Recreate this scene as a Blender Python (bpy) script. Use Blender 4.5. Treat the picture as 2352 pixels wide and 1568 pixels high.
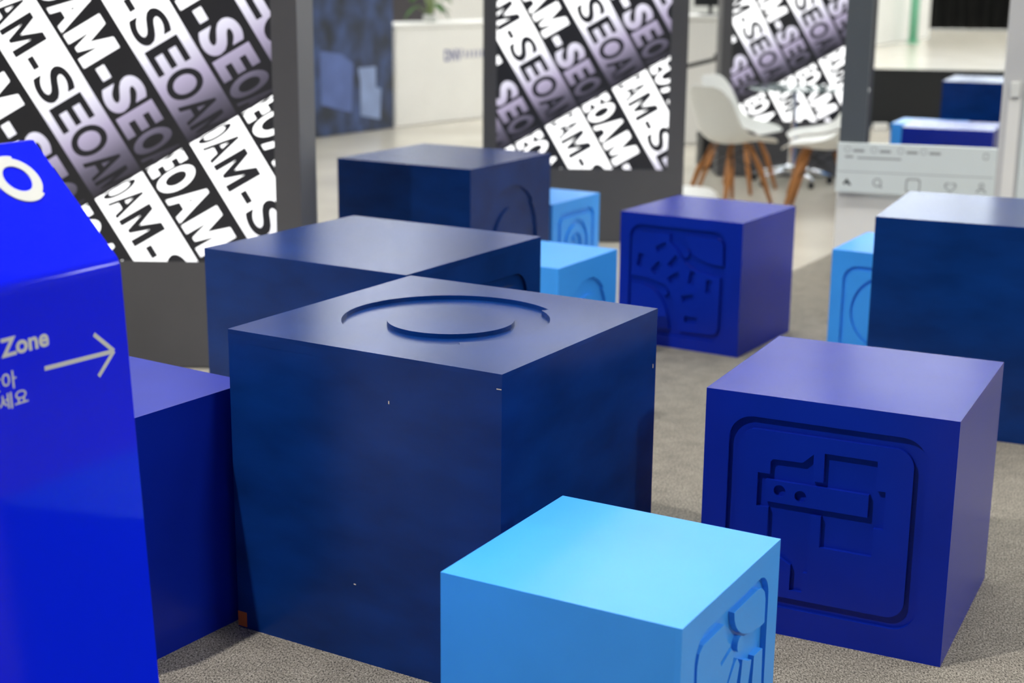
import bpy, bmesh, math, random
from mathutils import Vector, Matrix

random.seed(7)
for _o in list(bpy.data.objects):
    bpy.data.objects.remove(_o)
SC = bpy.context.scene
COL = SC.collection
R = math.radians

# ------------------------------------------------------------------ camera
PITCH, ROLL, CAM_H = 0.24362611, 0.0092777, 1.57411
cp, sp = math.cos(PITCH), math.sin(PITCH)
fw = Vector((0, cp, -sp)); up0 = Vector((0, sp, cp)); rt0 = Vector((1, 0, 0))
cr, sr = math.cos(ROLL), math.sin(ROLL)
rt = rt0 * cr + up0 * sr
up = up0 * cr - rt0 * sr
cam = bpy.data.cameras.new('camera')
cam.sensor_width = 36.0
cam.lens = 3454.719 * 36.0 / 2352.0
cam.clip_end = 200
cam.dof.use_dof = True
cam.dof.focus_distance = 3.3
cam.dof.aperture_fstop = 2.9
camo = bpy.data.objects.new('camera', cam)
COL.objects.link(camo)
camo.matrix_world = Matrix(((rt.x, up.x, -fw.x, 0), (rt.y, up.y, -fw.y, 0), (rt.z, up.z, -fw.z, CAM_H), (0, 0, 0, 1)))
SC.camera = camo

# ------------------------------------------------------------------ world / exposure
w = bpy.data.worlds.new('world'); SC.world = w
w.use_nodes = True
w.node_tree.nodes['Background'].inputs[0].default_value = (0.9, 0.95, 1.0, 1)
w.node_tree.nodes['Background'].inputs[1].default_value = 0.3
SC.view_settings.view_transform = 'Standard'
SC.view_settings.look = 'None'
SC.view_settings.gamma = 1.0
SC.view_settings.use_curve_mapping = False
SC.view_settings.exposure = 0.0
LAMP_STRENGTH = 18.0      # ceiling panel emission
SPOT_POWER = 1000.0        # booth spotlight
FILL_POWER = 400.0  # added fill spot from the right
BOARD_FILL_POWER = 260.0  # added fill spot on the photo frame board

# ------------------------------------------------------------------ materials
MATS = {}
def srgb(r, g, b):
    f = lambda c: (c / 255 / 12.92) if c / 255 <= 0.04045 else ((c / 255 + 0.055) / 1.055) ** 2.4
    return (f(r), f(g), f(b), 1)
def mat(name, col, rough=0.5, metal=0.0, ior=1.5, coat=0.0, noise=0.0, nscale=8.0, bump=0.0, bscale=400.0, trans=0.0, emis=None, estr=0.0, stretch=None):
    if name in MATS: return MATS[name]
    m = bpy.data.materials.new(name); m.use_nodes = True
    nt = m.node_tree; b = nt.nodes['Principled BSDF']
    b.inputs['Base Color'].default_value = col
    b.inputs['Roughness'].default_value = rough
    b.inputs['Metallic'].default_value = metal
    b.inputs['IOR'].default_value = ior
    b.inputs['Coat Weight'].default_value = coat
    b.inputs['Transmission Weight'].default_value = trans
    if emis:
        b.inputs['Emission Color'].default_value = emis
        b.inputs['Emission Strength'].default_value = estr
    tc = None
    if noise or bump:
        tc = nt.nodes.new('ShaderNodeTexCoord')
        src = tc.outputs['Object']
        if stretch:
            mp = nt.nodes.new('ShaderNodeMapping'); mp.inputs['Scale'].default_value = stretch
            nt.links.new(src, mp.inputs[0]); src = mp.outputs[0]
    if noise:
        n = nt.nodes.new('ShaderNodeTexNoise'); n.inputs['Scale'].default_value = nscale; n.inputs['Detail'].default_value = 5
        nt.links.new(src, n.inputs['Vector'])
        rmp = nt.nodes.new('ShaderNodeMapRange')
        rmp.inputs['From Min'].default_value = 0.3; rmp.inputs['From Max'].default_value = 0.7
        rmp.inputs['To Min'].default_value = 1 - noise; rmp.inputs['To Max'].default_value = 1 + noise
        nt.links.new(n.outputs['Fac'], rmp.inputs['Value'])
        mul = nt.nodes.new('ShaderNodeVectorMath'); mul.operation = 'SCALE'
        mul.inputs[0].default_value = col[:3]
        nt.links.new(rmp.outputs[0], mul.inputs['Scale'])
        nt.links.new(mul.outputs[0], b.inputs['Base Color'])
    if bump:
        n2 = nt.nodes.new('ShaderNodeTexNoise'); n2.inputs['Scale'].default_value = bscale; n2.inputs['Detail'].default_value = 3
        nt.links.new(src, n2.inputs['Vector'])
        bp = nt.nodes.new('ShaderNodeBump'); bp.inputs['Strength'].default_value = bump; bp.inputs['Distance'].default_value = 0.001
        nt.links.new(n2.outputs['Fac'], bp.inputs['Height']); nt.links.new(bp.outputs[0], b.inputs['Normal'])
    MATS[name] = m
    return m

NAVY = mat('navy_paint', (0.002, 0.026, 0.145, 1), 0.26, ior=1.32, noise=0.22, nscale=5, bump=0.10, bscale=350, stretch=(1, 1, 2.5))
BLUE = mat('blue_paint', (0.003, 0.017, 0.30, 1), 0.26, ior=1.32, noise=0.06, nscale=5, bump=0.08, bscale=350)
LIGHT = mat('light_blue_paint', (0.05, 0.34, 0.92, 1), 0.32, ior=1.35, noise=0.05, nscale=4, bump=0.08, bscale=350)
ACRYL = mat('blue_acrylic', (0.0010, 0.009, 0.86, 1), 0.09, ior=1.35, noise=0.02, nscale=3)
SIGNWHITE = mat('sign_print', srgb(205, 205, 198), 0.5, noise=0.02, nscale=20)
GREY = mat('grey_frame', srgb(80, 79, 82), 0.5, noise=0.04, nscale=6)
WHITE = mat('white_laminate', srgb(238, 236, 230), 0.45, noise=0.02, nscale=3)
SHELL = mat('white_plastic', srgb(228, 228, 222), 0.35, noise=0.01, nscale=4)
WOOD = mat('beech_wood', srgb(176, 116, 62), 0.5, noise=0.2, nscale=14, stretch=(6, 6, 0.6))
BLACK = mat('black_paint', srgb(24, 26, 28), 0.5, noise=0.1, nscale=5)
WIRE = mat('black_wire', srgb(18, 18, 20), 0.4, noise=0.05)
CHROME = mat('chrome', (0.8, 0.82, 0.85, 1), 0.12, metal=1.0, noise=0.02)
TGLASS = mat('table_glass', (0.80, 0.93, 0.91, 1), 0.02, trans=0.9, ior=1.45, noise=0.02)
BOARD = mat('photo_board', srgb(222, 229, 226), 0.4, noise=0.02, nscale=3)
POSTGREY = mat('post_grey', srgb(84, 89, 93), 0.45, noise=0.03, nscale=4)
ALU = mat('aluminium', srgb(205, 204, 202), 0.4, noise=0.03, nscale=4)
INK = mat('grey_print', srgb(150, 153, 152), 0.5, noise=0.03)
INKDARK = mat('black_print', srgb(30, 32, 33), 0.5, noise=0.03)
ORANGE = mat('orange_patch', srgb(186, 92, 34), 0.6, noise=0.06, nscale=30)
CHIP = mat('bare_wood_chip', srgb(200, 190, 175), 0.7, noise=0.1, nscale=90)
LEAF = mat('leaf_green', srgb(70, 130, 34), 0.45, noise=0.35, nscale=6)
STEM = mat('stem_green', srgb(150, 170, 110), 0.5, noise=0.1)
POT = mat('pot_white', srgb(225, 225, 220), 0.35, noise=0.03)
LOGOINK = mat('logo_blue_print', srgb(96, 100, 150), 0.5, noise=0.05)

# ------------------------------------------------------------------ mesh helpers
def link_mesh(name, me, m, parent=None):
    o = bpy.data.objects.new(name, me); COL.objects.link(o)
    if m is not None:
        me.materials.clear(); me.materials.append(m)
    if parent is not None: o.parent = parent
    return o
def tag(o, label=None, cat=None, group=None, kind=None):
    if label: o['label'] = label
    if cat: o['category'] = cat
    if group: o['group'] = group
    if kind: o['kind'] = kind
    return o
def thing(name, label, cat, loc=(0, 0, 0), rz=0.0, group=None):
    o = bpy.data.objects.new(name, None); COL.objects.link(o)
    o.empty_display_size = 0.1
    o.location = loc; o.rotation_euler = (0, 0, rz)
    return tag(o, label, cat, group)
def bm_obj(name, bm, m, parent=None, smooth=False):
    me = bpy.data.meshes.new(name); bm.normal_update(); bm.to_mesh(me); bm.free()
    if smooth:
        for p in me.polygons: p.use_smooth = True
    return link_mesh(name, me, m, parent)
def add_box(bm, x0, x1, y0, y1, z0, z1, bev=0.0, M=None):
    vs = [bm.verts.new((x, y, z)) for z in (z0, z1) for x, y in ((x0, y0), (x1, y0), (x1, y1), (x0, y1))]
    fs = [(3, 2, 1, 0), (4, 5, 6, 7), (0, 1, 5, 4), (1, 2, 6, 5), (2, 3, 7, 6), (3, 0, 4, 7)]
    faces = [bm.faces.new([vs[i] for i in f]) for f in fs]
    geo = vs
    if bev:
        es = list({e for f in faces for e in f.edges})
        r = bmesh.ops.bevel(bm, geom=es, offset=bev, segments=1, affect='EDGES', profile=0.5)
        geo = list({v for f in r['faces'] for v in f.verts} | {v for v in vs if v.is_valid})
    if M is not None:
        for v in geo: v.co = M @ v.co
    return geo
def box(name, x0, x1, y0, y1, z0, z1, m, parent=None, bev=0.0):
    bm = bmesh.new(); add_box(bm, x0, x1, y0, y1, z0, z1, bev)
    return bm_obj(name, bm, m, parent)
def add_tube(bm, pts, radii, seg=12, cap=True):
    pts = [Vector(p) for p in pts]
    if not isinstance(radii, (list, tuple)): radii = [radii] * len(pts)
    rings = []
    for i, p in enumerate(pts):
        t = (pts[min(i + 1, len(pts) - 1)] - pts[max(i - 1, 0)]).normalized()
        a = Vector((0, 0, 1)) if abs(t.z) < 0.9 else Vector((1, 0, 0))
        x = t.cross(a).normalized(); y = t.cross(x).normalized()
        rings.append([bm.verts.new(p + (x * math.cos(k * 2 * math.pi / seg) + y * math.sin(k * 2 * math.pi / seg)) * radii[i]) for k in range(seg)])
    for a, b in zip(rings, rings[1:]):
        for k in range(seg):
            bm.faces.new((a[k], a[(k + 1) % seg], b[(k + 1) % seg], b[k]))
    if cap:
        bm.faces.new(rings[0][::-1]); bm.faces.new(rings[-1])
    bmesh.ops.recalc_face_normals(bm, faces=bm.faces)
def tube(name, pts, radii, m, parent=None, seg=12):
    bm = bmesh.new(); add_tube(bm, pts, radii, seg)
    return bm_obj(name, bm, m, parent, smooth=True)
def lathe(name, prof, m, parent=None, seg=32, loc=(0, 0, 0)):
    bm = bmesh.new(); rings = []
    for r, z in prof:
        rings.append([bm.verts.new((loc[0] + r * math.cos(k * 2 * math.pi / seg), loc[1] + r * math.sin(k * 2 * math.pi / seg), loc[2] + z)) for k in range(seg)])
    for a, b in zip(rings, rings[1:]):
        for k in range(seg):
            bm.faces.new((a[k], a[(k + 1) % seg], b[(k + 1) % seg], b[k]))
    bm.faces.new(rings[0][::-1]); bm.faces.new(rings[-1])
    bmesh.ops.recalc_face_normals(bm, faces=bm.faces)
    return bm_obj(name, bm, m, parent)

def curve_mesh(loops, thick, offset=0.0):
    """2D loops (nested loops are holes / islands) -> extruded solid, z from 0 to thick."""
    cu = bpy.data.curves.new('tmp', 'CURVE'); cu.dimensions = '2D'; cu.fill_mode = 'BOTH'; cu.extrude = thick / 2
    for lp in loops:
        s = cu.splines.new('POLY'); s.points.add(len(lp) - 1); s.use_cyclic_u = True
        for pt, q in zip(s.points, lp): pt.co = (q[0], q[1], 0, 1)
    return eval_curve(cu, thick / 2)
def eval_curve(cu, dz=0.0):
    o = bpy.data.objects.new('tmp', cu); COL.objects.link(o)
    dg = bpy.context.evaluated_depsgraph_get()
    me = bpy.data.meshes.new_from_object(o.evaluated_get(dg))
    bpy.data.objects.remove(o); bpy.data.curves.remove(cu)
    if dz:
        for v in me.vertices: v.co.z += dz
    for p in me.polygons: p.use_smooth = False
    return me
def text_mesh(txt, size=1.0, offset=0.0, extrude=0.0, spacing=1.0):
    cu = bpy.data.curves.new('tmp', 'FONT'); cu.body = txt; cu.size = size; cu.offset = offset; cu.extrude = extrude
    cu.space_character = spacing; cu.resolution_u = 6; cu.fill_mode = 'BOTH' if extrude else 'FRONT'
    return eval_curve(cu, extrude)
def bounds(me):
    xs = [v.co.x for v in me.vertices]; ys = [v.co.y for v in me.vertices]
    return min(xs), max(xs), min(ys), max(ys)
def fit(me, x0, x1, y0, y1):
    a, b, c, d = bounds(me)
    for v in me.vertices:
        v.co.x = x0 + (v.co.x - a) / (b - a) * (x1 - x0)
        v.co.y = y0 + (v.co.y - c) / (d - c) * (y1 - y0)
    return me

def rrect(x0, y0, x1, y1, r, n=10):
    out = []
    for cx, cy, a0 in ((x1 - r, y1 - r, 0), (x0 + r, y1 - r, 90), (x0 + r, y0 + r, 180), (x1 - r, y0 + r, 270)):
        out += [(cx + r * math.cos(R(a0 + 90 * k / n)), cy + r * math.sin(R(a0 + 90 * k / n))) for k in range(n + 1)]
    return out
def circ(cx, cy, r, n=40):
    return [(cx + r * math.cos(2 * math.pi * k / n), cy + r * math.sin(2 * math.pi * k / n)) for k in range(n)]
def notched(cx, cy, r1, r2, a0=-52, a1=54, n=72):
    """circle of radius r1 whose arc a0..a1 steps in to radius r2"""
    o = [(cx + r2 * math.cos(R(a0 + (a1 - a0) * k / 24)), cy + r2 * math.sin(R(a0 + (a1 - a0) * k / 24))) for k in range(25)]
    o += [(cx + r1 * math.cos(R(a1 + (360 - a1 + a0) * k / n)), cy + r1 * math.sin(R(a1 + (360 - a1 + a0) * k / n))) for k in range(n + 1)]
    return o
def rrot(cx, cy, l, wd, a):
    c, s = math.cos(R(a)), math.sin(R(a))
    return [(cx + x * c - y * s, cy + x * s + y * c) for x, y in ((-l / 2, -wd / 2), (l / 2, -wd / 2), (l / 2, wd / 2), (-l / 2, wd / 2))]

# ------------------------------------------------------------------ setting: floor, hall walls, ceiling
def concrete():
    m = mat('polished_concrete', srgb(203, 195, 179), 0.24, noise=0.10, nscale=1.3, bump=0.03, bscale=30)
    return m
def carpet_mat():
    m = bpy.data.materials.new('loop_carpet'); m.use_nodes = True; nt = m.node_tree; b = nt.nodes['Principled BSDF']
    tc = nt.nodes.new('ShaderNodeTexCoord')
    mp = nt.nodes.new('ShaderNodeMapping'); mp.inputs['Rotation'].default_value = (0, 0, R(28)); mp.inputs['Scale'].default_value = (1, 0.55, 1)
    nt.links.new(tc.outputs['Object'], mp.inputs[0])
    n1 = nt.nodes.new('ShaderNodeTexNoise'); n1.inputs['Scale'].default_value = 240; n1.inputs['Detail'].default_value = 4; n1.inputs['Roughness'].default_value = 0.75
    nt.links.new(mp.outputs[0], n1.inputs['Vector'])
    cr_ = nt.nodes.new('ShaderNodeValToRGB')
    cr_.color_ramp.elements[0].position = 0.36; cr_.color_ramp.elements[0].color = srgb(48, 45, 40)
    cr_.color_ramp.elements[1].position = 0.66; cr_.color_ramp.elements[1].color = srgb(186, 177, 162)
    nt.links.new(n1.outputs['Fac'], cr_.inputs['Fac'])
    n3 = nt.nodes.new('ShaderNodeTexNoise'); n3.inputs['Scale'].default_value = 14; n3.inputs['Detail'].default_value = 3
    nt.links.new(tc.outputs['Object'], n3.inputs['Vector'])
    mr = nt.nodes.new('ShaderNodeMapRange'); mr.inputs['From Min'].default_value = 0.3; mr.inputs['From Max'].default_value = 0.7
    mr.inputs['To Min'].default_value = 0.88; mr.inputs['To Max'].default_value = 1.12
    nt.links.new(n3.outputs['Fac'], mr.inputs['Value'])
    sc_ = nt.nodes.new('ShaderNodeVectorMath'); sc_.operation = 'SCALE'
    nt.links.new(cr_.outputs[0], sc_.inputs[0]); nt.links.new(mr.outputs[0], sc_.inputs['Scale'])
    nt.links.new(sc_.outputs[0], b.inputs['Base Color'])
    b.inputs['Roughness'].default_value = 0.95
    b.inputs['Specular IOR Level'].default_value = 0.15
    bp = nt.nodes.new('ShaderNodeBump'); bp.inputs['Strength'].default_value = 0.7; bp.inputs['Distance'].default_value = 0.003
    nt.links.new(n1.outputs['Fac'], bp.inputs['Height']); nt.links.new(bp.outputs[0], b.inputs['Normal'])
    return m

X0, X1, Y0, Y1, HZ = -26.0, 34.0, -16.0, 52.0, 8.5
tag(box('floor', X0, X1, Y0, Y1, -0.12, -0.006, concrete()), kind='structure')
# booth carpet: its left edge runs along the stand's own axis
au = Vector((math.cos(R(-30.4)), math.sin(R(-30.4)), 0)); av = Vector((math.cos(R(59.6)), math.sin(R(59.6)), 0))
pA = Vector((1.534, 8.005, 0))
loop = [pA + av * -14, pA + av * -14 + au * 18, pA + av * 7.0 + au * 18, pA + av * 7.0, ]
bm = bmesh.new()
lo_ = [bm.verts.new((p.x, p.y, -0.006)) for p in loop]; hi_ = [bm.verts.new((p.x, p.y, 0.0)) for p in loop]
bm.faces.new(hi_); bm.faces.new(lo_[::-1])
for k in range(4): bm.faces.new((lo_[k], lo_[(k + 1) % 4], hi_[(k + 1) % 4], hi_[k]))
bmesh.ops.recalc_face_normals(bm, faces=bm.faces)
tag(bm_obj('carpet', bm, carpet_mat()), 'speckled grey loop carpet laid under the blue cubes', 'carpet', kind='structure')

HALLW = mat('hall_wall', srgb(190, 190, 186), 0.7, noise=0.04, nscale=0.6)
CEILM = mat('hall_ceiling', srgb(205, 206, 206), 0.8, noise=0.05, nscale=0.5)
tag(box('wall_back', X0, X1, Y1, Y1 + 0.2, 0, HZ, HALLW), kind='structure')
tag(box('wall_left', X0 - 0.2, X0, Y0, Y1, 0, HZ, HALLW), kind='structure')
tag(box('wall_right', X1, X1 + 0.2, Y0, Y1, 0, HZ, HALLW), kind='structure')
tag(box('wall_front', X0, X1, Y0 - 0.2, Y0, 0, HZ, HALLW), kind='structure')
tag(box('ceiling', X0, X1, Y0, Y1, HZ, HZ + 0.2, CEILM), kind='structure')

# added glowing panes out of view, to brighten reflections on the cube tops
PANE_GLOW = mat('added_pane_glow', (0.8, 0.85, 0.9, 1), 0.2, emis=(0.82, 0.92, 1.0, 1), estr=4.5, noise=0.01)
for k in range(6):
    wx = 7.0 + 4.4 * k
    wn = box('window_%d' % (k + 1), wx, wx + 4.0, Y1 - 0.03, Y1 - 0.001, 2.6, 8.2, PANE_GLOW); tag(wn, kind='structure')
    for q in range(5):
        box('pane_bar', wx + q * 1.0 - 0.03, wx + q * 1.0 + 0.03, Y1 - 0.06, Y1 - 0.031, 2.6, 8.2, mat('window_frame', srgb(120, 124, 128), 0.4, noise=0.03), wn)

# ceiling lamps (real fixtures of the hall)
DIFF = mat('lamp_diffuser', (0.9, 0.9, 0.9, 1), 0.6, emis=(0.93, 0.97, 1.0, 1), estr=LAMP_STRENGTH, noise=0.01)
HOUS = mat('lamp_housing', srgb(210, 210, 210), 0.5, noise=0.02)
def lamp_proto():
    t = thing('ceiling_lamp', 'long white panel lamp hung under the hall ceiling', 'lamp', group='hall ceiling lamps')
    box('housing', -1.3, 1.3, -0.5, 0.5, 0.02, 0.12, HOUS, t, 0.01)
    box('diffuser', -1.24, 1.24, -0.44, 0.44, 0.0, 0.019, DIFF, t)
    return t
def copy_tree(o, parent=None):
    c = o.copy(); COL.objects.link(c); c.parent = parent
    for ch in list(o.children): copy_tree(ch, c)
    return c
lp = lamp_proto(); first = True
for iy in range(9):
    yy = 3.4 + 5.6 * iy
    for ix in range(-4, 6):
        o = lp if first else copy_tree(lp); first = False
        o.location = (ix * 5.0 + 1.5, yy, HZ - 0.122)

# booth spotlight, then two added fill spots
def spotlight(loc, target, label, power, soft=0.07, cone=95, blend=0.6):
    t = thing('spotlight', label, 'lamp', loc)
    d = (Vector(target) - Vector(loc)).normalized()
    q = d.to_track_quat('-Z', 'Y').to_euler()
    b = lathe('housing', [(0.05, 0.16), (0.075, 0.14), (0.075, 0.0), (0.068, 0.0), (0.068, 0.06), (0.02, 0.10)], BLACK, t)
    b.rotation_euler = q
    box('bracket', -0.015, 0.015, -0.015, 0.015, 0.12, HZ - loc[2], BLACK, t)
    L = bpy.data.lights.new('spot', 'SPOT'); L.energy = power; L.spot_size = R(cone); L.spot_blend = blend; L.shadow_soft_size = soft; L.color = (1.0, 0.98, 0.95)
    lo = bpy.data.objects.new('beam', L); COL.objects.link(lo); lo.parent = t; lo.rotation_euler = q; lo.location = d * 0.03
spotlight((-2.72, 1.62, 5.0), (-0.1, 3.1, 0.2), 'black spotlight hung over the blue sign, aimed at the ring-topped cube', SPOT_POWER, 0.06, 74, 0.7)
spotlight((1.3, 4.6, 5.0), (2.05, 7.5, 0.6), 'added black spotlight out of view, to brighten the photo frame board', BOARD_FILL_POWER, 0.12, 42, 0.6)  # added fill lamp, unseen, lifts the board's brightness
spotlight((4.6, 0.8, 3.6), (0.6, 3.6, 0.3), 'added black spotlight out of view, low, to brighten the blue sign and cubes', FILL_POWER, 0.25)  # added fill lamp, unseen, lights sign and cubes from the right

# ------------------------------------------------------------------ cubes
TB = 0.018
def flat_to(me, which, s, parent, m, thick, name='carved_face'):
    """place an extruded 2D drawing on a cube side. drawing x along the side, y up"""
    o = link_mesh(name, me, m, parent)
    h = s / 2
    if which == 'front':   # outward -v ; x from L to F
        o.matrix_local = Matrix(((1, 0, 0, -h), (0, 0, -1, -h + thick), (0, 1, 0, 0), (0, 0, 0, 1)))
    elif which == 'right':  # outward +u ; x from F to R
        o.matrix_local = Matrix(((0, 0, 1, h - thick), (1, 0, 0, -h), (0, 1, 0, 0), (0, 0, 0, 1)))
    return o
def cube(label, x, y, yaw, s, m, front=None, right=None, topcut=None, d=0.010, hgt=None, group=None):
    t = thing('display_cube', label, 'cube', (x, y, 0), R(yaw), group)
    hgt = hgt or s
    h = s / 2
    board = TB if m is NAVY else 0.0
    e = 0.0004 if board else 0.0
    y0 = -h + (d if front else 0); x1 = h - (d if right else 0)
    top = hgt - board - (d if topcut else 0)
    box('body', -h + e, x1 - (0 if right else e), y0 + (0 if front else e), h - e, 0, top, m, t, 0.0)
    if board: box('top_panel', -h, h, -h, h, top, top + board, m, t, 0.0)
    if front:
        me = curve_mesh([[(0, 0), (s, 0), (s, top), (0, top)]] + front, d); flat_to(me, 'front', s, t, m, d)
    if right:
        a = d if front else 0.0
        me = curve_mesh([[(a, 0), (s, 0), (s, top), (a, top)]] + right, d); flat_to(me, 'right', s, t, m, d)
    if topcut:
        me = curve_mesh([[(-h, -h), (h, -h), (h, h), (-h, h)]] + topcut, d)
        o = link_mesh('carved_top', me, m, t); o.location = (0, 0, top + board)
    return t
def logo(s, f1=0.345, f2=0.325, fd=0.205, cy=None):
    c = s / 2; cy = cy or c
    return [notched(c, cy, f1 * s, f2 * s, -50, 40), circ(c, cy, fd * s, 56)]

# ring-topped navy cube (nearest large one)
A = cube('large navy cube with a ring and disc carved in its top', -0.15, 3.5428, -30.83, 0.75, NAVY,
         topcut=[notched(0, 0, 0.262, 0.242, -52, 54), circ(0.006, -0.006, 0.154, 64)], d=0.011)
box('corner_patch', -0.3745, -0.347, -0.3763, -0.3755, 0.004, 0.042, ORANGE, A)
for (cx, cz, wd, ht) in ((0.083, 0.640, 0.003, 0.007), (0.362, 0.716, 0.012, 0.002), (-0.02, 0.19, 0.006, 0.003)):
    box('paint_chip', cx, cx + wd, -0.3757, -0.3752, cz, cz + ht, CHIP, A)
box('paint_chip', 0.3752, 0.3757, 0.355, 0.358, 0.60, 0.61, CHIP, A)

def rr_groove(s, i, wd, r):
    return [rrect(i, i, s - i, s - i - 0.01, r), rrect(i + wd, i + wd, s - i - wd, s - i - wd - 0.01, max(r - wd * 0.6, 0.01))]
cube('large navy cube with a plain top, right behind the ring-topped cube', -0.4216, 4.6001, -31.1, 0.7442, NAVY, right=rr_groove(0.7442, 0.085, 0.035, 0.07))
cube('large navy cube with a ring carved in its side, before the white counter', -0.317, 7.022, -30.2, 0.72, NAVY, right=logo(0.72))
cube('large navy cube with plain sides next to the photo frame board', 1.253 + 0.345 * (math.cos(R(-24)) - math.sin(R(-24))), 5.155 + 0.345 * (math.sin(R(-24)) + math.cos(R(-24))), -24, 0.69, NAVY, hgt=0.75)

# blue cube with the cut bars
sD = 0.5674
main = [(.057, .45), (.068, .478), (.102, .491), (.238, .491), (.238, .455), (.275, .42), (.31, .375), (.36, .345), (.44, .33), (.474, .327), (.474, .115), (.466, .09), (.446, .08),
        (.32, .077), (.29, .077), (.280, .15), (.262, .215), (.225, .27), (.14, .292), (.057, .294)]
trp = [(.303, .494), (.452, .491), (.474, .483), (.482, .465), (.484, .379), (.44, .380), (.4025, .3885), (.37, .400), (.3467, .4146), (.325, .4538)]
blp = [(.060, .2664), (.100, .267), (.128, .2607), (.155, .250), (.1809, .2322), (.2044, .205), (.2244, .1713), (.238, .13), (.2465, .0794), (.11, .078), (.072, .09), (.060, .12)]
bars = [(.198, .430, 30), (.101, .365, 80), (.178, .341, 50), (.258, .374, 50), (.261, .306, 35), (.345, .314, 80), (.424, .285, 88), (.330, .225, 15), (.346, .133, 0)]
cube('blue cube carved with short bars and dots in a rounded square, near the white chairs', 0.8519, 6.4773, -32.1, sD, BLUE,
     front=[rrect(.048, .052, .497, .519, .055), main, trp, blp, circ(.313, .415, .017, 20), circ(.222, .2395, .014, 20)] + [rrot(a, b, .056, .026, c) for a, b, c in bars], d=0.015)

# blue cube with the circuit-like figure
sE = 0.5974
circuit = [(.137, .4055), (.1668, .4055), (.1668, .436), (.1735, .4436), (.2449, .4455), (.2705, .4698), (.2705, .404), (.296, .404), (.296, .476), (.4205, .476), (.4205, .405), (.443, .405), (.443, .3116), (.4205, .3116),
           (.4205, .241), (.2955, .241), (.2955, .3184), (.2705, .3184), (.2705, .1695), (.2596, .1695), (.2596, .119), (.2285, .119), (.2285, .183), (.198, .2), (.167, .215), (.167, .3206), (.137, .3206)]
bar = [(.1577, .3908), (.4047, .3908), (.4047, .336), (.1577, .336)]
cube('blue cube carved with a stepped line figure and a bar with two holes', 0.8702, 3.6231, -26.4, sE, BLUE,
     front=[rrect(.0615, .0705, .534, .542, .06), rrect(.087, .098, .503, .5125, .043), circuit, bar, circ(.1923, .3666, .0145, 24), circ(.2437, .3605, .0145, 24)], d=0.012)

# plain blue cube behind the sign
uH = Vector((math.cos(R(-33.5)), math.sin(R(-33.5)), 0)); vH = Vector((-uH.y, uH.x, 0))
cH = Vector((-0.631, 3.512, 0)) - (uH + vH) * 0.2975
cube('plain blue cube pressed against the ring-topped navy cube behind the blue sign', cH.x, cH.y, -33.5, 0.595, BLUE)

# light blue cubes
sF = 0.4858
dome = [(.247, .4205), (.369, .4212), (.393, .4155), (.409, .402), (.4155, .385), (.4155, .336)] + [(.412 + .165 * math.cos(R(k)), .4205 + .085 * math.sin(R(k))) for k in range(268, 184, -7)]
leftp = [(.075, .09), (.075, .385), (.082, .405), (.100, .415), (.2, .416), (.206, .39), (.222, .372), (.236, .361), (.188, .345), (.192, .336), (.243, .350), (.255, .335), (.25, .32), (.224, .288), (.229, .28), (.262, .312), (.274, .318),
         (.288, .300), (.262, .22), (.25, .07), (.10, .07)]
ray1 = [(.303, .303), (.334, .288), (.352, .283), (.330, .20), (.30, .10), (.272, .10), (.290, .22)]
ray2 = [(.366, .285), (.386, .284), (.412, .282), (.416, .20), (.412, .10), (.345, .10), (.360, .20)]
cube('light blue cube carved with a dome, a dot and rays', 0.2025, 2.6942, -29.55, sF, LIGHT,
     right=[rrect(.062, .048, .430, .440, .052), dome, circ(.287, .342, .0155, 24), leftp, ray1, ray2], d=0.012)
def from_corner(cx, cy, yaw, s, corner):
    u = Vector((math.cos(R(yaw)), math.sin(R(yaw)))); v = Vector((-u.y, u.x))
    a, b = {'L': (-1, -1), 'F': (1, -1), 'R': (1, 1), 'B': (-1, 1)}[corner]
    c = Vector((cx, cy)) - u * (a * s / 2) - v * (b * s / 2)
    return c.x, c.y
x, y = from_corner(0.418, 5.923, -30.5, 0.486, 'R')
cube('light blue cube with a ring carved in its side, touching the bar-carved blue cube', x, y, -30.5, 0.486, LIGHT, right=logo(0.486), d=0.012)
x, y = from_corner(0.440, 7.63, -31, 0.486, 'R')
arch = lambda r: [(.243 - r, .09)] + [(.243 - r * math.cos(R(k * 9)), .235 + r * math.sin(R(k * 9))) for k in range(21)] + [(.243 + r, .09)]
cube('light blue cube carved with nested arches in a rounded square, below a screen', x, y, -31, 0.486, LIGHT,
     right=[rrect(.06, .05, .43, .405, .05), rrect(.085, .072, .405, .380, .032), arch(.125), arch(.095), arch(.06), circ(.243, .205, .022, 20), circ(.243, .262, .015, 16)], d=0.012, hgt=0.463)
x, y = from_corner(1.288, 5.975, -29.3, 0.484, 'L')
cube('light blue cube with a circle groove in a rounded square, half behind a navy cube', x, y, -29.3, 0.484, LIGHT,
     front=[rrect(.05, .055, .436, .425, .06), rrect(.066, .071, .420, .409, .046), circ(.243, .243, .155, 56), circ(.243, .243, .142, 56)], d=0.012)
# cubes seen through the photo frame
x, y = from_corner(2.55, 9.94, -22, 0.58, 'L')
cube('blue cube with a ring carving seen through the photo frame', x, y, -22, 0.58, BLUE, front=logo(0.58))
x, y = from_corner(3.32, 11.81, -23, 0.75, 'L')
cube('navy cube standing before the black low wall, seen through the photo frame', x, y, -23, 0.75, NAVY)
x, y = from_corner(2.778, 11.145, -25, 0.486, 'L')
cube('light blue cube half hidden by a blue cube, seen through the photo frame', x, y, -25, 0.486, LIGHT)

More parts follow.
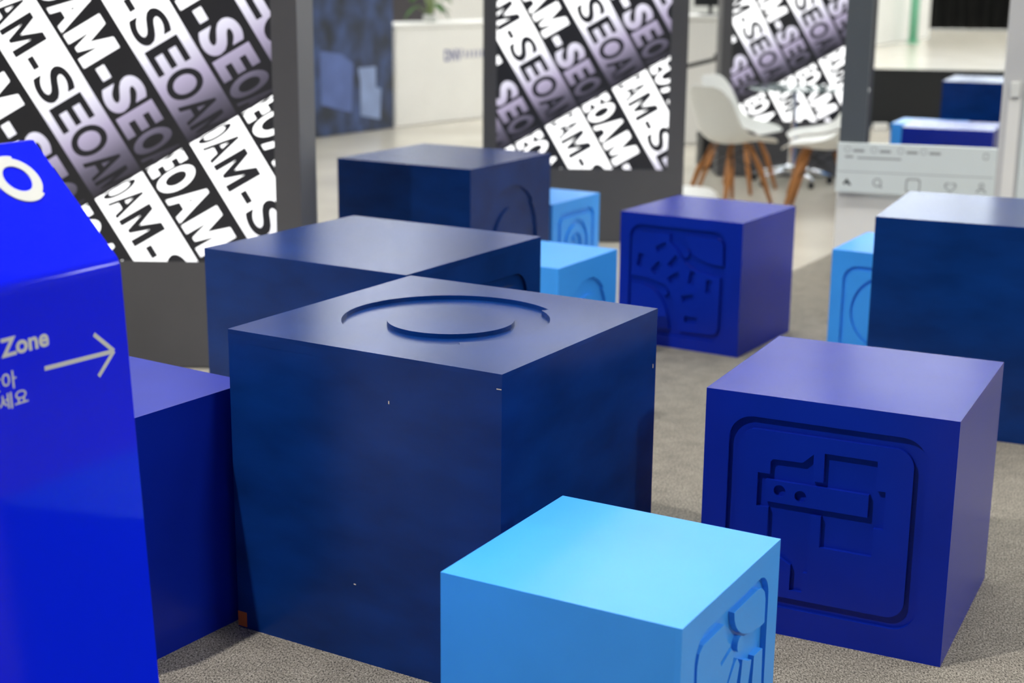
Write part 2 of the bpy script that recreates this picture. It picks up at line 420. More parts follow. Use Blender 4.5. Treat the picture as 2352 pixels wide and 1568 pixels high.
# ------------------------------------------------------------------ LED screens
PER = 0.845; RAD = PER / 2; SW = 0.222
S_ANG = R(-60); SD = Vector((math.cos(S_ANG), math.sin(S_ANG))); SN = Vector((-SD.y, SD.x))
FOLD = Vector((-0.138, 0.578))       # fold corner relative to the lower right corner of a display
def phase_nodes(nt):
    tc = nt.nodes.new('ShaderNodeTexCoord')
    def dot(vec, off):
        d = nt.nodes.new('ShaderNodeVectorMath'); d.operation = 'DOT_PRODUCT'; d.inputs[1].default_value = (vec.x, vec.y, 0)
        nt.links.new(tc.outputs['Object'], d.inputs[0])
        a = nt.nodes.new('ShaderNodeMath'); a.operation = 'ADD'; a.inputs[1].default_value = off
        nt.links.new(d.outputs['Value'], a.inputs[0]); return a.outputs[0]
    s = dot(SD, -FOLD.dot(SD)); q = dot(SN, -FOLD.dot(SN))
    def frac(v, per):
        d = nt.nodes.new('ShaderNodeMath'); d.operation = 'DIVIDE'; d.inputs[1].default_value = per; nt.links.new(v, d.inputs[0])
        f = nt.nodes.new('ShaderNodeMath'); f.operation = 'FRACT'; nt.links.new(d.outputs[0], f.inputs[0]); return f.outputs[0]
    ph = frac(s, PER); st = frac(q, 2 * SW)
    rp = nt.nodes.new('ShaderNodeValToRGB'); cr = rp.color_ramp
    cr.elements[0].position = 0.0; cr.elements[0].color = (1, 1, 1, 1)
    cr.elements[1].position = 1.0; cr.elements[1].color = (0.006, 0.005, 0.008, 1)
    for p_, c_ in ((0.42, (1, 1, 1)), (0.60, (0.46, 0.45, 0.52)), (0.74, (0.25, 0.22, 0.31)), (0.88, (0.065, 0.058, 0.085))):
        e = cr.elements.new(p_); e.color = (*c_, 1)
    nt.links.new(ph, rp.inputs['Fac'])
    return rp.outputs['Color'], st
LED_ON = 2.0
def emit_mat(name, stripes):
    m = bpy.data.materials.new(name); m.use_nodes = True; nt = m.node_tree
    b = nt.nodes['Principled BSDF']; b.inputs['Base Color'].default_value = (0.01, 0.01, 0.012, 1); b.inputs['Roughness'].default_value = 0.5
    c, st = phase_nodes(nt)
    if stripes:
        g = nt.nodes.new('ShaderNodeMath'); g.operation = 'GREATER_THAN'; g.inputs[1].default_value = 0.5; nt.links.new(st, g.inputs[0])
        mx = nt.nodes.new('ShaderNodeMix'); mx.data_type = 'RGBA'
        mx.inputs['A'].default_value = (0.003, 0.003, 0.004, 1)
        nt.links.new(g.outputs[0], mx.inputs['Factor']); nt.links.new(c, mx.inputs['B']); c = mx.outputs['Result']
    nt.links.new(c, b.inputs['Emission Color']); b.inputs['Emission Strength'].default_value = LED_ON
    return m
LED = emit_mat('led_stripes', True); LEDTXT = emit_mat('led_white_letters', False)
LEDBLK = mat('led_black_letters', (0.006, 0.006, 0.008, 1), 0.5, emis=(0.008, 0.008, 0.011, 1), estr=1.0)

WORD = 0.63 * 1.25
def letter_m(t, h, b):
    pts = [(0, 0), (0, 1), (1.1 * t, 1), (.5, .44), (1 - 1.1 * t, 1), (1, 1), (1, 0), (1 - t, 0), (1 - t, .62), (.5 + .06, .08), (.5 - .06, .08), (t, .62), (t, 0)]
    me = curve_mesh([[(x_ * 0.8, y_ * h - b) for x_, y_ in pts]], 0.0)
    return me
def line_bm(cap, bold, wdash):
    """one period of lettering in (w, n): w in 0..pi*RAD before rolling, n=0 baseline"""
    one = text_mesh('E', 1.0, bold); capn = bounds(one)[3] - bounds(one)[2]; bpy.data.meshes.remove(one)
    out = []
    adv = {'S': .150, 'E': .142, 'O': .165, 'A': .158, 'M': .185, '-': .105}
    k_ = WORD / sum(adv.values())
    dash_c = adv['S'] + adv['E'] + adv['O'] + adv['A'] + adv['M'] + adv['-'] / 2
    start = wdash - dash_c * k_ - WORD
    cur = start
    for ch in 'SEOAM-' * 4:
        w_ = adv[ch] * k_
        if cur + w_ > -0.05 and cur < math.pi * RAD + 0.05:
            me = letter_m(0.17 + bold * 2.6, capn, bold) if ch == 'M' else text_mesh(ch, 1.0, bold)
            a, b, c, d = bounds(me); sc = cap / capn
            g = 0.012
            x0 = cur + g / 2; x1 = cur + w_ - g / 2
            if ch == '-': x0 += 0.012; x1 -= 0.012
            bm = bmesh.new(); bm.from_mesh(me)
            for v in bm.verts:
                v.co.x = x0 + (v.co.x - a) / (b - a) * (x1 - x0)
                v.co.y = v.co.y * sc
                v.co.z = 0
            bpy.data.meshes.remove(me)
            def cut(co, no, clear):
                bmesh.ops.bisect_plane(bm, geom=bm.verts[:] + bm.edges[:] + bm.faces[:], plane_co=co, plane_no=no, clear_outer=clear)
            cut((0.004, 0, 0), (-1, 0, 0), True); cut((math.pi * RAD - 0.004, 0, 0), (1, 0, 0), True)
            k = 0.04
            while k < math.pi * RAD:
                if cur - 0.05 < k < cur + w_ + 0.05: cut((k, 0, 0), (1, 0, 0), False)
                k += 0.04
            for v in bm.verts: v.co.x = RAD * (1 - math.cos(v.co.x / RAD))
            if bm.faces:
                me = bpy.data.meshes.new('letter'); bm.to_mesh(me); out.append(me)
            bm.free()
        cur += w_
    return out
LINE_W = line_bm(0.148, 0.022, 0.525)     # black letters on the white stripes
LINE_B = line_bm(0.165, 0.040, 0.694)     # heavy white letters on the black stripes
def lettering(name, wd, ht, white, m, parent, z):
    letters = LINE_B if white else LINE_W
    cap = 0.165 if white else 0.148
    for i in range(-14, 14):
        isw = (i % 2) == 1      # stripe q in [i*SW,(i+1)*SW] is white when i is odd
        if isw == white: continue
        for k in range(-5, 5):
            o = FOLD + SN * (i * SW + (SW - cap) / 2) + SD * (k * PER)
            far = o + SD * PER / 2
            if far.x < -wd - 0.7 or far.x > 0.7 or far.y < -0.7 or far.y > ht + 0.7: continue
            for src in letters:
                bm = bmesh.new(); bm.from_mesh(src)
                for v in bm.verts:
                    q = o + SD * v.co.x + SN * v.co.y; v.co = (q.x, q.y, 0)
                for co, no in (((-wd, 0, 0), (-1, 0, 0)), ((0, 0, 0), (1, 0, 0)), ((0, 0, 0), (0, -1, 0)), ((0, ht, 0), (0, 1, 0))):
                    bmesh.ops.bisect_plane(bm, geom=bm.verts[:] + bm.edges[:] + bm.faces[:], plane_co=co, plane_no=no, clear_outer=True)
                if not bm.faces: bm.free(); continue
                ob = bm_obj(name, bm, m, parent); ob.location = (0, 0, z)
def screen(label, brx, bry, az, wd, ht, zb, dep, fl=0.08, fr=0.10, ftop=0.1):
    """origin: lower right corner of the display, on the floor below it"""
    t = thing('led_screen', label, 'screen', (brx, bry, 0), R(az))
    box('cabinet', -wd - fl, fr, 0.012, dep, 0, zb + ht + ftop, GREY, t, 0.003)
    box('lower_frame', -wd - fl, fr, 0.0, 0.0119, 0, zb, GREY, t)
    box('upper_frame', -wd - fl, fr, 0.0, 0.0119, zb + ht, zb + ht + ftop, GREY, t)
    box('side_frame', -wd - fl, -wd, 0.0, 0.0119, zb, zb + ht, GREY, t)
    box('side_frame', 0, fr, 0.0, 0.0119, zb, zb + ht, GREY, t)
    bm = bmesh.new(); add_box(bm, -wd, 0, 0, ht, -0.006, 0)
    d = bm_obj('display', bm, LED, t)
    d.matrix_local = Matrix(((1, 0, 0, 0), (0, 0, -1, 0.004), (0, 1, 0, zb), (0, 0, 0, 1)))
    lettering('black_letter', wd, ht, False, LEDBLK, d, 0.0006)
    lettering('white_letter', wd, ht, True, LEDTXT, d, 0.0006)
    return t
screen('lit screen of black and white slanted lettering right behind the blue sign', -0.931, 5.849, -1.5, 1.5, 2.0, 0.431, 0.40)
screen('lit screen of slanted lettering behind the arch-carved light blue cube', 0.897, 8.803, -1.5, 1.0, 2.0, 0.431, 0.36)
screen('lit screen of slanted lettering behind the glass table and white chairs', 2.674, 11.774, -1.3, 1.0, 2.0, 0.431, 0.36)

# ------------------------------------------------------------------ blue sign
SX, SY, SZ = -0.65106, 2.45719, 1.09582
FA = math.atan2(0.86909882, 0.49463849)
sg = thing('wayfinding_sign', 'glossy blue floor sign with an arrow, white lettering and a white ring', 'sign', (SX, SY, 0), FA)
# local: x along the fold (visible right end at x=0), y = backwards, z up
L_LEAN, U_LEAN, U_LEN = math.asin(0.0511), R(44.2), 0.262
bot = -SZ * math.tan(L_LEAN)
prof = [(bot, 0.0)]
BR = 0.014
for k in range(7):
    a = k / 6
    p0 = Vector((0 + math.sin(-L_LEAN) * BR, SZ - math.cos(L_LEAN) * BR)); p1 = Vector((0, SZ)); p2 = Vector((math.sin(U_LEAN) * BR, SZ + math.cos(U_LEAN) * BR))
    q = p0 * (1 - a) ** 2 + p1 * 2 * a * (1 - a) + p2 * a * a
    prof.append((q.x, q.y))
ty, tz = math.sin(U_LEAN) * U_LEN, SZ + math.cos(U_LEAN) * U_LEN
prof += [(ty, tz), (ty + 0.012, tz), (ty + 0.012, 0.0)]
WS = 0.62
bm = bmesh.new()
ra = [bm.verts.new((0, a, b)) for a, b in prof]; rb = [bm.verts.new((-WS, a, b)) for a, b in prof]
n = len(prof)
for k in range(n): bm.faces.new((ra[k], ra[(k + 1) % n], rb[(k + 1) % n], rb[k]))
bm.faces.new(ra); bm.faces.new(rb[::-1])
bmesh.ops.recalc_face_normals(bm, faces=bm.faces)
bmesh.ops.bevel(bm, geom=[e for e in bm.edges if abs(e.verts[0].co.x - e.verts[1].co.x) < 1e-6 and abs(e.verts[0].co.z - e.verts[1].co.z) > 1e-4 and e.verts[0].co.y < ty + 0.005], offset=0.0025, segments=2, affect='EDGES')
bm_obj('shell', bm, ACRYL, sg)
ML = Matrix(((1, 0, 0, 0), (0, -math.sin(-L_LEAN), -math.cos(L_LEAN), 0), (0, math.cos(L_LEAN), math.sin(-L_LEAN), SZ), (0, 0, 0, 1)))
ML = Matrix(((1, 0, 0, 0), (0, math.sin(L_LEAN), -math.cos(L_LEAN), 0), (0, math.cos(L_LEAN), math.sin(L_LEAN), SZ), (0, 0, 0, 1)))
MU = Matrix(((1, 0, 0, 0), (0, math.sin(U_LEAN), -math.cos(U_LEAN), 0), (0, math.cos(U_LEAN), math.sin(U_LEAN), SZ), (0, 0, 0, 1)))
def on_sign(name, me, M, m=SIGNWHITE, lift=0.0004):
    o = link_mesh(name, me, m, sg); o.matrix_local = M @ Matrix.Translation((0, 0, lift)); return o
on_sign('zone_lettering', fit(text_mesh('Zone', 1, 0.03, 0.0), -0.2695, -0.1725, -0.1085, -0.0785), ML)
hw = 0.0036
def stroke(a, b, h=hw):
    a, b = Vector(a), Vector(b); d = (b - a).normalized(); nn = Vector((-d.y, d.x)) * h
    return [tuple(a - nn), tuple(b - nn), tuple(b + nn), tuple(a + nn)]
def flat(loops):
    bm = bmesh.new()
    for i, lp_ in enumerate(loops):
        f = bm.faces.new([bm.verts.new((x_, y_, 0.00005 * i)) for x_, y_ in lp_])
    me = bpy.data.meshes.new('flat'); bm.to_mesh(me); bm.free(); return me
tip = (-0.0355, -0.1465)
on_sign('arrow', flat([stroke((-0.187, -0.1425), (-0.041, -0.1465)), stroke((-0.0766, -0.1098), tip), stroke((-0.0747, -0.1809), tip)]), ML)
on_sign('korean_lettering', fit(text_mesh('찾아', 1, 0.01), -0.3045, -0.2449, -0.1590, -0.1306), ML)
on_sign('korean_lettering', fit(text_mesh('보세요', 1, 0.01), -0.3130, -0.2259, -0.1892, -0.1632), ML)
on_sign('ring_emblem', curve_mesh([notched(-0.089, 0.189, 0.0475, 0.0430, -50, 70), circ(-0.090, 0.189, 0.0262, 48)], 0.002), MU, lift=0.0002)

# ------------------------------------------------------------------ photo frame board
az = R(-16)
pf = thing('photo_frame', 'standing photo frame board with printed icons, a dark grey and a pale post', 'frame', (1.638, 7.60, 0), az)
WB = 0.765
box('base_cabinet', 0.0, WB + 0.20, 0.06, 0.30, 0.0, 0.50, WHITE, pf, 0.003)
box('caption_board', -0.005, WB, 0.0, 0.022, 0.484, 0.734, BOARD, pf, 0.002)
box('dark_post', 0.0, 0.125, 0.024, 0.058, 0.50, 2.1, POSTGREY, pf, 0.002)
box('pale_post', WB, WB + 0.10, 0.0, 0.058, 0.484, 2.1, ALU, pf, 0.004)
box('pale_post', WB + 0.102, WB + 0.22, -0.01, 0.058, 0.484, 2.1, BOARD, pf, 0.004)
box('edge_strip', WB + 0.03, WB + 0.085, -0.006, -0.0003, 0.484, 0.98, WHITE, pf, 0.001)
box('clip', WB + 0.035, WB + 0.078, -0.022, -0.0003, 0.985, 1.06, SHELL, pf, 0.004)
box('top_board', 0.126, WB - 0.001, 0.0, 0.022, 1.75, 2.1, BOARD, pf, 0.002)
def on_board(name, loops, m):
    o = link_mesh(name, flat(loops), m, pf); o.matrix_local = Matrix(((1, 0, 0, 0), (0, 0, -1, -0.0006), (0, 1, 0, 0), (0, 0, 0, 1))); return o
def ring_quads(lo, li):
    n = len(lo); return [[lo[k], lo[(k + 1) % n], li[(k + 1) % n], li[k]] for k in range(n)]
def outline(fn, r, t): return ring_quads(fn(r), fn(r - t))
on_board('rule_line', [[(0.0, 0.588), (WB - 0.01, 0.588), (WB - 0.01, 0.591), (0.0, 0.591)]], INK)
on_board('home_icon', [[(0.030, 0.528), (0.050, 0.555), (0.062, 0.528), (0.055, 0.522), (0.048, 0.537), (0.040, 0.522)], [(0.050, 0.555), (0.074, 0.522), (0.062, 0.520), (0.055, 0.535)]], INKDARK)
on_board('search_icon', outline(lambda r: circ(0.20, 0.540, r, 20), 0.022, 0.006) + [stroke((0.214, 0.526), (0.224, 0.514), 0.004)], INK)
on_board('add_icon', outline(lambda r: rrect(0.375 - r, 0.532 - r, 0.375 + r, 0.532 + r, 0.014 * r / 0.034, 5), 0.036, 0.007), INK)
heart = lambda r: [(0.555 + r * 0.065 * 16 * math.sin(t_) ** 3, 0.534 + r * 0.065 * (13 * math.cos(t_) - 5 * math.cos(2 * t_) - 2 * math.cos(3 * t_) - math.cos(4 * t_))) for t_ in [2 * math.pi * k / 28 for k in range(28)]]
on_board('heart_icon', outline(heart, 0.028, 0.007), INK)
on_board('person_icon', outline(lambda r: circ(0.703, 0.548, r, 16), 0.013, 0.005) + ring_quads([(0.703 + 0.024 * math.cos(R(k * 15)), 0.512 + 0.02 * math.sin(R(k * 15))) for k in range(13)], [(0.703 + 0.017 * math.cos(R(k * 15)), 0.512 + 0.014 * math.sin(R(k * 15))) for k in range(13)])[:-1], INK)
on_board('bookmark_icon', outline(lambda r: rrect(0.712 - r * 0.8, 0.693 - r, 0.712 + r * 0.8, 0.693 + r, 0.004, 3), 0.016, 0.004), INK)
for cx in (0.045, 0.175, 0.305, 0.415):
    on_board('small_icon', outline(lambda r: circ(cx, 0.703, r, 14), 0.016, 0.003), INK)
    on_board('caption_line', [[(cx + 0.028, 0.690), (cx + 0.082, 0.690), (cx + 0.082, 0.703), (cx + 0.028, 0.703)]], INK)
on_board('caption_line', [[(0.035, 0.660), (0.075, 0.660), (0.075, 0.670), (0.035, 0.670)]], INK)
on_board('caption_line', [[(0.095, 0.657), (0.31, 0.657), (0.31, 0.665), (0.095, 0.665)]], INK)

# ------------------------------------------------------------------ chairs and table
def shell_mesh():
    # side profile (x forward, z up), half width, edge lift
    st = [(0.235, 0.425, .200, .004), (0.222, 0.442, .212, .010), (0.18, 0.447, .222, .024), (0.10, 0.438, .232, .045), (0.02, 0.428, .235, .065), (-0.07, 0.424, .232, .090), (-0.14, 0.436, .228, .110),
          (-0.185, 0.475, .228, .105), (-0.205, 0.54, .230, .085), (-0.222, 0.62, .228, .062), (-0.242, 0.70, .216, .044), (-0.262, 0.765, .190, .030), (-0.277, 0.805, .150, .018), (-0.283, 0.822, .095, .010)]
    bm = bmesh.new(); rows = []
    N = 12
    for i, (x_, z_, hw_, lf) in enumerate(st):
        a = st[max(i - 1, 0)]; b = st[min(i + 1, len(st) - 1)]
        tx, tz_ = b[0] - a[0], b[1] - a[1]; ln = math.hypot(tx, tz_)
        nx, nz = tz_ / ln, -tx / ln       # towards the sitter
        row = []
        for k in range(N + 1):
            t_ = -1 + 2 * k / N
            l_ = lf * abs(t_) ** 2.6
            row.append(bm.verts.new((x_ + nx * l_, hw_ * t_, z_ + nz * l_)))
        rows.append(row)
    for a, b in zip(rows, rows[1:]):
        for k in range(N): bm.faces.new((a[k], b[k], b[k + 1], a[k + 1]))
    me = bpy.data.meshes.new('shell'); bm.normal_update(); bm.to_mesh(me); bm.free()
    for p in me.polygons: p.use_smooth = True
    return me
SHELL_ME = shell_mesh()
def chair(label, x, y, az_):
    t = thing('shell_chair', label, 'chair', (x, y, 0), R(az_), 'white shell chairs at the glass table')
    o = link_mesh('seat_shell', SHELL_ME, SHELL, t)
    sd = o.modifiers.new('s', 'SOLIDIFY'); sd.thickness = 0.008; sd.offset = 0
    ss = o.modifiers.new('d', 'SUBSURF'); ss.levels = 2; ss.render_levels = 2
    for sx in (1, -1):
        for sy in (1, -1):
            tube('leg', [(0.09 * sx - 0.01, 0.09 * sy, 0.415), (0.15 * sx - 0.01, 0.15 * sy, 0.24), (0.215 * sx - 0.01, 0.20 * sy, 0.0)], [0.015, 0.021, 0.013], WOOD, t, 12)
    for a, b in (((0.155, 0.15, 0.225), (-0.11, -0.10, 0.40)), ((0.155, -0.15, 0.225), (-0.11, 0.10, 0.40)), ((-0.155, 0.15, 0.225), (0.09, -0.10, 0.40)), ((-0.155, -0.15, 0.225), (0.09, 0.10, 0.40))):
        tube('wire_brace', [a, b], 0.004, WIRE, t, 6)
    for sx in (1, -1):
        tube('wire_brace', [(0.10 * sx, -0.10, 0.40), (0.10 * sx, 0.10, 0.40)], 0.005, WIRE, t, 6)
    return t
chair('white shell chair with its back to the lit screen frame, left of the glass table', 1.49, 10.30, 34)
chair('white shell chair facing outward, deepest beside the glass table', 1.66, 11.06, -36)
chair('white shell chair next to the photo frame board, back turned', 2.04, 10.00, 162)
chair('white shell chair almost hidden behind the photo frame post', 2.17, 10.62, 174)

tb = thing('glass_table', 'round glass table on a chrome pillar with a castor base', 'table', (2.10, 11.37, 0))
lathe('table_top', [(0.335, 0.712), (0.345, 0.716), (0.345, 0.722), (0.335, 0.726)], TGLASS, tb, 48)
lathe('pillar', [(0.028, 0.13), (0.028, 0.40), (0.020, 0.405), (0.020, 0.69), (0.028, 0.70)], CHROME, tb, 20)
lathe('mount_disc', [(0.07, 0.700), (0.07, 0.7115), (0.05, 0.7118)], CHROME, tb, 24)
lathe('hub', [(0.05, 0.085), (0.05, 0.13), (0.035, 0.15)], CHROME, tb, 20)
for k in range(5):
    a = R(-70 + 72 * k); c_, s_ = math.cos(a), math.sin(a)
    tube('base_arm', [(0.03 * c_, 0.03 * s_, 0.115), (0.16 * c_, 0.16 * s_, 0.10), (0.30 * c_, 0.30 * s_, 0.065)], [0.026, 0.022, 0.016], CHROME, tb, 12)
    w_ = lathe('castor', [(0.012, -0.018), (0.024, -0.014), (0.026, 0.0), (0.024, 0.014), (0.012, 0.018)], BLACK, tb, 16)
    w_.rotation_euler = (R(90), 0, a); w_.location = (0.30 * c_, 0.30 * s_, 0.0265)
lathe_o = lathe('low_pouf', [(0.19, 0.0), (0.20, 0.02), (0.20, 0.09), (0.185, 0.13), (0.15, 0.153), (0.08, 0.16)], SHELL, None, 40, (1.17, 9.98, 0))
tag(lathe_o, 'low round white pouf on the floor behind the bar-carved blue cube', 'pouf')

# ------------------------------------------------------------------ background left: dark display wall, counter, plant, partitions
def blotch_mat():  # dark blue with random lighter blotches
    m = bpy.data.materials.new('dark_blue_blotches'); m.use_nodes = True; nt = m.node_tree; b = nt.nodes['Principled BSDF']
    tc = nt.nodes.new('ShaderNodeTexCoord'); mp = nt.nodes.new('ShaderNodeMapping'); mp.inputs['Scale'].default_value = (2.4, 1, 1.7)
    nt.links.new(tc.outputs['Object'], mp.inputs[0])
    n_ = nt.nodes.new('ShaderNodeTexNoise'); n_.inputs['Scale'].default_value = 1.9; n_.inputs['Detail'].default_value = 4
    nt.links.new(mp.outputs[0], n_.inputs['Vector'])
    r_ = nt.nodes.new('ShaderNodeValToRGB'); e = r_.color_ramp.elements
    e[0].position = 0.38; e[0].color = srgb(36, 44, 60); e[1].position = 0.74; e[1].color = srgb(66, 88, 138)
    nt.links.new(n_.outputs['Fac'], r_.inputs['Fac']); nt.links.new(r_.outputs[0], b.inputs['Base Color'])
    b.inputs['Roughness'].default_value = 0.35
    return m
dw = thing('display_wall', 'dark blue display wall left of the white counter', 'display', (-1.207, 15.2, 0), math.atan2(0.93, 0.623))
box('panel', -3.4, 0.0, 0.0, 0.10, 0.0, 2.6, blotch_mat(), dw, 0.003)
PALE = mat('pale_blue_shape', srgb(138, 156, 196), 0.4, noise=0.12, nscale=5)
def on_wall(name, lps, m):
    o = link_mesh(name, flat(lps), m, dw); o.matrix_local = Matrix(((1, 0, 0, 0), (0, 0, -1, -0.0015), (0, 1, 0, 0), (0, 0, 0, 1))); return o
on_wall('blue_shape', [[(-0.52, 0.16), (-0.22, 0.10), (-0.20, 0.40), (-0.28, 0.42), (-0.28, 0.62), (-0.55, 0.62), (-0.52, 0.48)]], PALE)  # flat pale blue shape on the panel
on_wall('blue_shape', [[(-1.10, 0.30), (-0.66, 0.20), (-0.62, 0.66), (-0.80, 0.76), (-1.10, 0.80)]], mat('mid_blue_shape', srgb(88, 108, 165), 0.4, noise=0.15, nscale=5))  # flat mid blue shape on the panel
ca = math.atan2(1.081, 0.864)
ct = thing('reception_counter', 'white reception counter with a blue logo beside the dark display wall', 'counter', (-1.19, 15.272, 0), ca)
box('body', 0.0, 2.2, 0.0, 0.55, 0.0, 0.965, WHITE, ct, 0.003)
box('counter_top', -0.005, 2.205, -0.008, 0.56, 0.968, 1.012, WHITE, ct, 0.004)
lg = link_mesh('logo', fit(text_mesh('DNV', 1, 0.03), 0.74, 1.02, 0.62, 0.74), LOGOINK, ct); lg.matrix_local = Matrix(((1, 0, 0, 0), (0, 0, -1, -0.001), (0, 1, 0, 0), (0, 0, 0, 1)))
lg = link_mesh('logo_line', flat([[(1.06 + k * 0.07, 0.645), (1.085 + k * 0.07, 0.645), (1.085 + k * 0.07, 0.72), (1.06 + k * 0.07, 0.72)] for k in range(6)]), LOGOINK, ct); lg.matrix_local = Matrix(((1, 0, 0, 0), (0, 0, -1, -0.001), (0, 1, 0, 0), (0, 0, 0, 1)))
cdir = Vector((math.cos(ca), math.sin(ca), 0)); cnor = Vector((-cdir.y, cdir.x, 0))
pp = Vector((-1.19, 15.272, 0)) + cdir * 0.80 + cnor * 0.25
pl = thing('potted_plant', 'leafy green plant in a small white pot on the reception counter', 'plant', (pp.x, pp.y, 1.0125))
lathe('pot', [(0.05, 0.0), (0.07, 0.02), (0.078, 0.07), (0.07, 0.075), (0.06, 0.072)], POT, pl, 24)
def leaf_mesh(l, wd):
    bm = bmesh.new(); rows = []
    for i in range(7):
        t_ = i / 6; ww = wd * math.sin(math.pi * min(max(t_, 0.02), 0.985) ** 0.8) / 2
        z_ = -0.28 * l * t_ * t_
        rows.append([bm.verts.new((l * t_, -ww, z_ + ww * 0.35)), bm.verts.new((l * t_, 0, z_)), bm.verts.new((l * t_, ww, z_ + ww * 0.35))])
    for a, b in zip(rows, rows[1:]):
        for k in range(2): bm.faces.new((a[k], b[k], b[k + 1], a[k + 1]))
    r_ = bmesh.ops.solidify(bm, geom=bm.faces[:], thickness=0.002)
    me = bpy.data.meshes.new('leaf'); bm.to_mesh(me); bm.free(); return me
LM = leaf_mesh(0.24, 0.10)
for k in range(16):
    a = R(k * 137.5 + 20); hgt = 0.15 + 0.022 * k; out = 0.05 + 0.045 * (k % 4)
    tipx, tipy = out * math.cos(a), out * math.sin(a)
    tube('stem', [(0.01 * math.cos(a), 0.01 * math.sin(a), 0.07), (tipx * 0.4, tipy * 0.4, hgt * 0.6), (tipx, tipy, hgt)], [0.005, 0.004, 0.003], STEM, pl, 6)
    o = link_mesh('leaf', LM, LEAF, pl); o.location = (tipx, tipy, hgt); o.rotation_euler = (0, R(random.uniform(-15, 35)), a)
    o.scale = [random.uniform(0.7, 1.15)] * 3
for dx, a in ((-0.30, 200), (0.16, -10)):
    o = link_mesh('leaf', LM, LEAF, pl); o.location = (dx * 0.45, dx * 0.35, 0.16); o.rotation_euler = (0, R(32), R(a)); o.scale = (0.8, 0.8, 0.8)
    tube('stem', [(0, 0, 0.07), (dx * 0.45, dx * 0.35, 0.16)], [0.004, 0.003], STEM, pl, 6)
DGREY = mat('partition_grey', srgb(72, 68, 72), 0.6, noise=0.05, nscale=2)
tag(box('partition_wall', -6.5, -1.06, 20.0, 20.12, 0, 2.6, DGREY, None, 0.004), 'dark grey partition wall behind the reception counter', 'partition')
tag(box('partition_wall', -1.05, 1.8, 20.02, 20.14, 0, 2.6, WHITE, None, 0.004), 'white partition wall behind the plant and reception counter', 'partition')

# between the two farther screens
wc = thing('white_cabinet', 'white cabinet behind the white chairs, between two lit screens', 'cabinet', (1.35, 14.0, 0), R(4))
box('body', 0.0, 0.56, 0.0, 0.5, 0.0, 1.12, WHITE, wc, 0.004)
box('cabinet_top', -0.01, 0.57, -0.01, 0.51, 1.123, 1.165, WHITE, wc, 0.004)
mo = thing('desk_monitor', 'small dark monitor on the white cabinet between two screens', 'monitor', (1.80, 14.2, 1.1655), R(8))
box('foot', -0.09, 0.09, -0.07, 0.07, 0.0, 0.012, BLACK, mo, 0.003); box('neck', -0.015, 0.015, -0.01, 0.01, 0.0125, 0.12, BLACK, mo)
box('panel', -0.16, 0.16, -0.03, -0.011, 0.08, 0.32, BLACK, mo, 0.004)
st = thing('tablet_stand', 'thin black floor stand with a tilted arm behind the white chairs', 'stand', (1.70, 12.72, 0))
lathe('foot', [(0.12, 0.0), (0.12, 0.012), (0.03, 0.02)], BLACK, st, 24)
tube('pole', [(0, 0, 0.02), (0, 0, 0.83)], 0.010, BLACK, st, 10)
box('head', -0.04, 0.05, -0.03, 0.03, 0.8302, 0.895, BLACK, st, 0.006)
tube('arm', [(-0.0402, 0, 0.845), (-0.26, 0.0, 0.79)], 0.018, BLACK, st, 10)
cs = thing('equipment_case', 'black equipment case on the floor behind the white chairs', 'case', (1.62, 12.36, 0), R(5))
box('body', -0.10, 0.10, -0.12, 0.12, 0.0, 0.23, BLACK, cs, 0.006); box('lid', -0.103, 0.103, -0.123, 0.123, 0.2305, 0.28, BLACK, cs, 0.006)
box('latch', -0.02, 0.02, -0.130, -0.1235, 0.21, 0.25, ALU, cs, 0.002)

# ------------------------------------------------------------------ background right
lw = thing('low_wall', 'black low wall behind the navy cube seen through the photo frame', 'wall', (3.45, 15.75, 0), R(-9))
box('panel', 0.0, 4.0, 0.0, 0.05, 0.0, 0.575, BLACK, lw, 0.002); box('cap_rail', -0.005, 4.005, -0.005, 0.055, 0.5755, 0.596, BLACK, lw, 0.002)
box('foot_plate', 0.4, 0.6, -0.0015 - 0.10, -0.0015, 0.0, 0.012, BLACK, lw)
wbk = thing('floor_box', 'small white box on the floor at the foot of the black low wall', 'box', (3.72, 15.35, 0), R(-9))
box('body', -0.07, 0.07, -0.05, 0.05, 0.0, 0.055, WHITE, wbk, 0.004); box('lid', -0.072, 0.072, -0.052, 0.052, 0.0555, 0.072, WHITE, wbk, 0.003)
fb = math.atan2(4.72, 2.49)
bw = thing('booth_wall', 'white booth wall far across the polished hall floor', 'wall', (7.0, 31.66, 0), fb)
for k in range(6):
    box('wall_panel', k * 1.12, k * 1.12 + 1.11, 0.0, 0.12, 0.0, 3.0, WHITE, bw, 0.004)
gp = thing('green_post', 'thin green post before the far white booth wall', 'post', (9.02, 34.75, 0))
GREEN = mat('green_paint', srgb(120, 196, 160), 0.5, noise=0.05)
lathe('foot', [(0.16, 0.0), (0.16, 0.02), (0.09, 0.03)], GREEN, gp, 20); tube('shaft', [(0, 0, 0.03), (0, 0, 2.9)], 0.10, GREEN, gp, 16)
cu_ = thing('black_curtain', 'black curtain hanging at the far end of the hall', 'curtain', (11.4, 42.6, 0), R(-4))
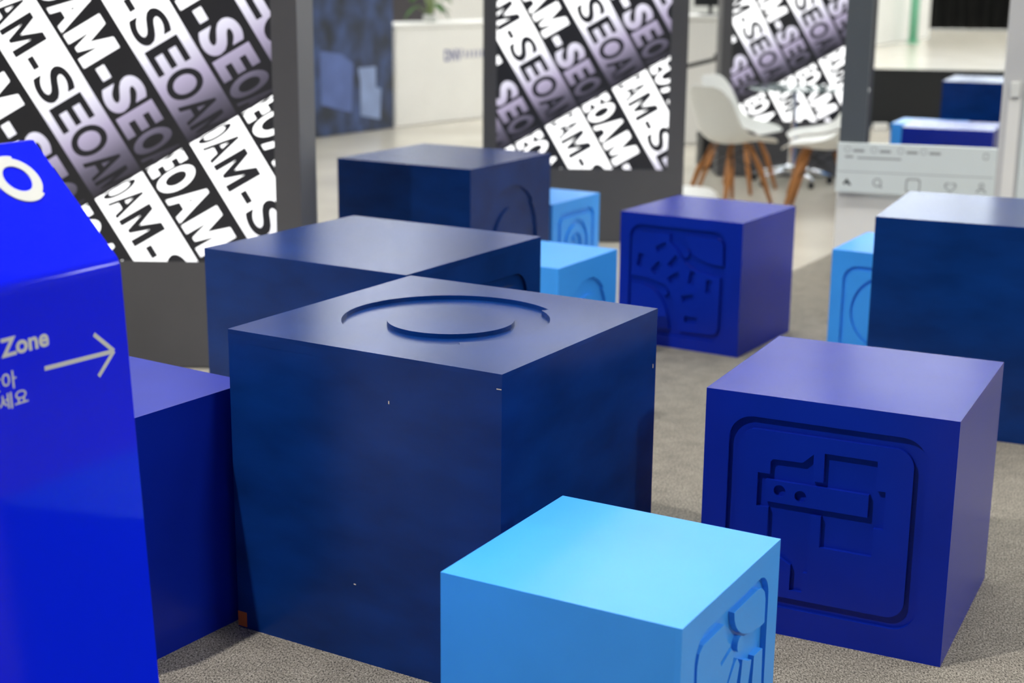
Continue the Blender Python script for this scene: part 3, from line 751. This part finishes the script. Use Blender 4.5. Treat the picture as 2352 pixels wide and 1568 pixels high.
bm = bmesh.new(); prev = None
for k in range(61):
    x_ = k * 0.055; y_ = 0.06 * math.sin(k * 1.05)
    a = [bm.verts.new((x_, y_, 0.02)), bm.verts.new((x_, y_, 3.6))]
    if prev: bm.faces.new((prev[0], a[0], a[1], prev[1]))
    prev = a
bmesh.ops.solidify(bm, geom=bm.faces[:], thickness=0.01)
bm_obj('cloth', bm, BLACK, cu_, True); tube('rail', [(-0.05, 0, 3.62), (3.4, 0, 3.62)], 0.03, ALU, cu_, 10)
for px_ in (-0.02, 3.38): tube('upright', [(px_, 0.1, 0), (px_, 0.1, 3.66)], 0.03, ALU, cu_, 10)
lb = thing('light_box', 'tall bright light box at the far right end of the hall', 'light box', (16.0, 47.0, 0), R(-6))
box('frame', -0.75, 0.75, 0.0, 0.2, 0.0, 3.4, ALU, lb, 0.01)
box('lit_face', -0.70, 0.70, -0.012, -0.0005, 0.1, 3.3, mat('light_box_face', (0.9, 0.9, 0.9, 1), 0.5, emis=(0.95, 0.98, 1, 1), estr=2.2, noise=0.01), lb)
fd = thing('flower_stand', 'pink and white flower arrangement far across the hall', 'flowers', (15.0, 43.4, 0))
lathe('pot', [(0.22, 0.0), (0.28, 0.55), (0.24, 0.56)], POT, fd, 24)
PINK = mat('pink_petals', srgb(205, 160, 200), 0.6, noise=0.25, nscale=6)
for k in range(26):
    a = R(k * 137.5); rr = 0.06 * math.sqrt(k) * 1.1; zc = 1.15 - rr * rr * 1.2 + random.uniform(-0.06, 0.06)
    tube('stem', [(0, 0, 0.5), (rr * math.cos(a), rr * math.sin(a), zc)], 0.012, STEM, fd, 5)
    bm = bmesh.new(); bmesh.ops.create_icosphere(bm, subdivisions=2, radius=0.085)
    for v in bm.verts: v.co *= 1 + 0.18 * math.sin(7 * v.co.x / 0.085 + k) * math.cos(6 * v.co.y / 0.085); v.co.z *= 0.75
    o = bm_obj('blossom', bm, PINK if k % 3 else SHELL, fd, True); o.location = (rr * math.cos(a), rr * math.sin(a), zc + 0.04)
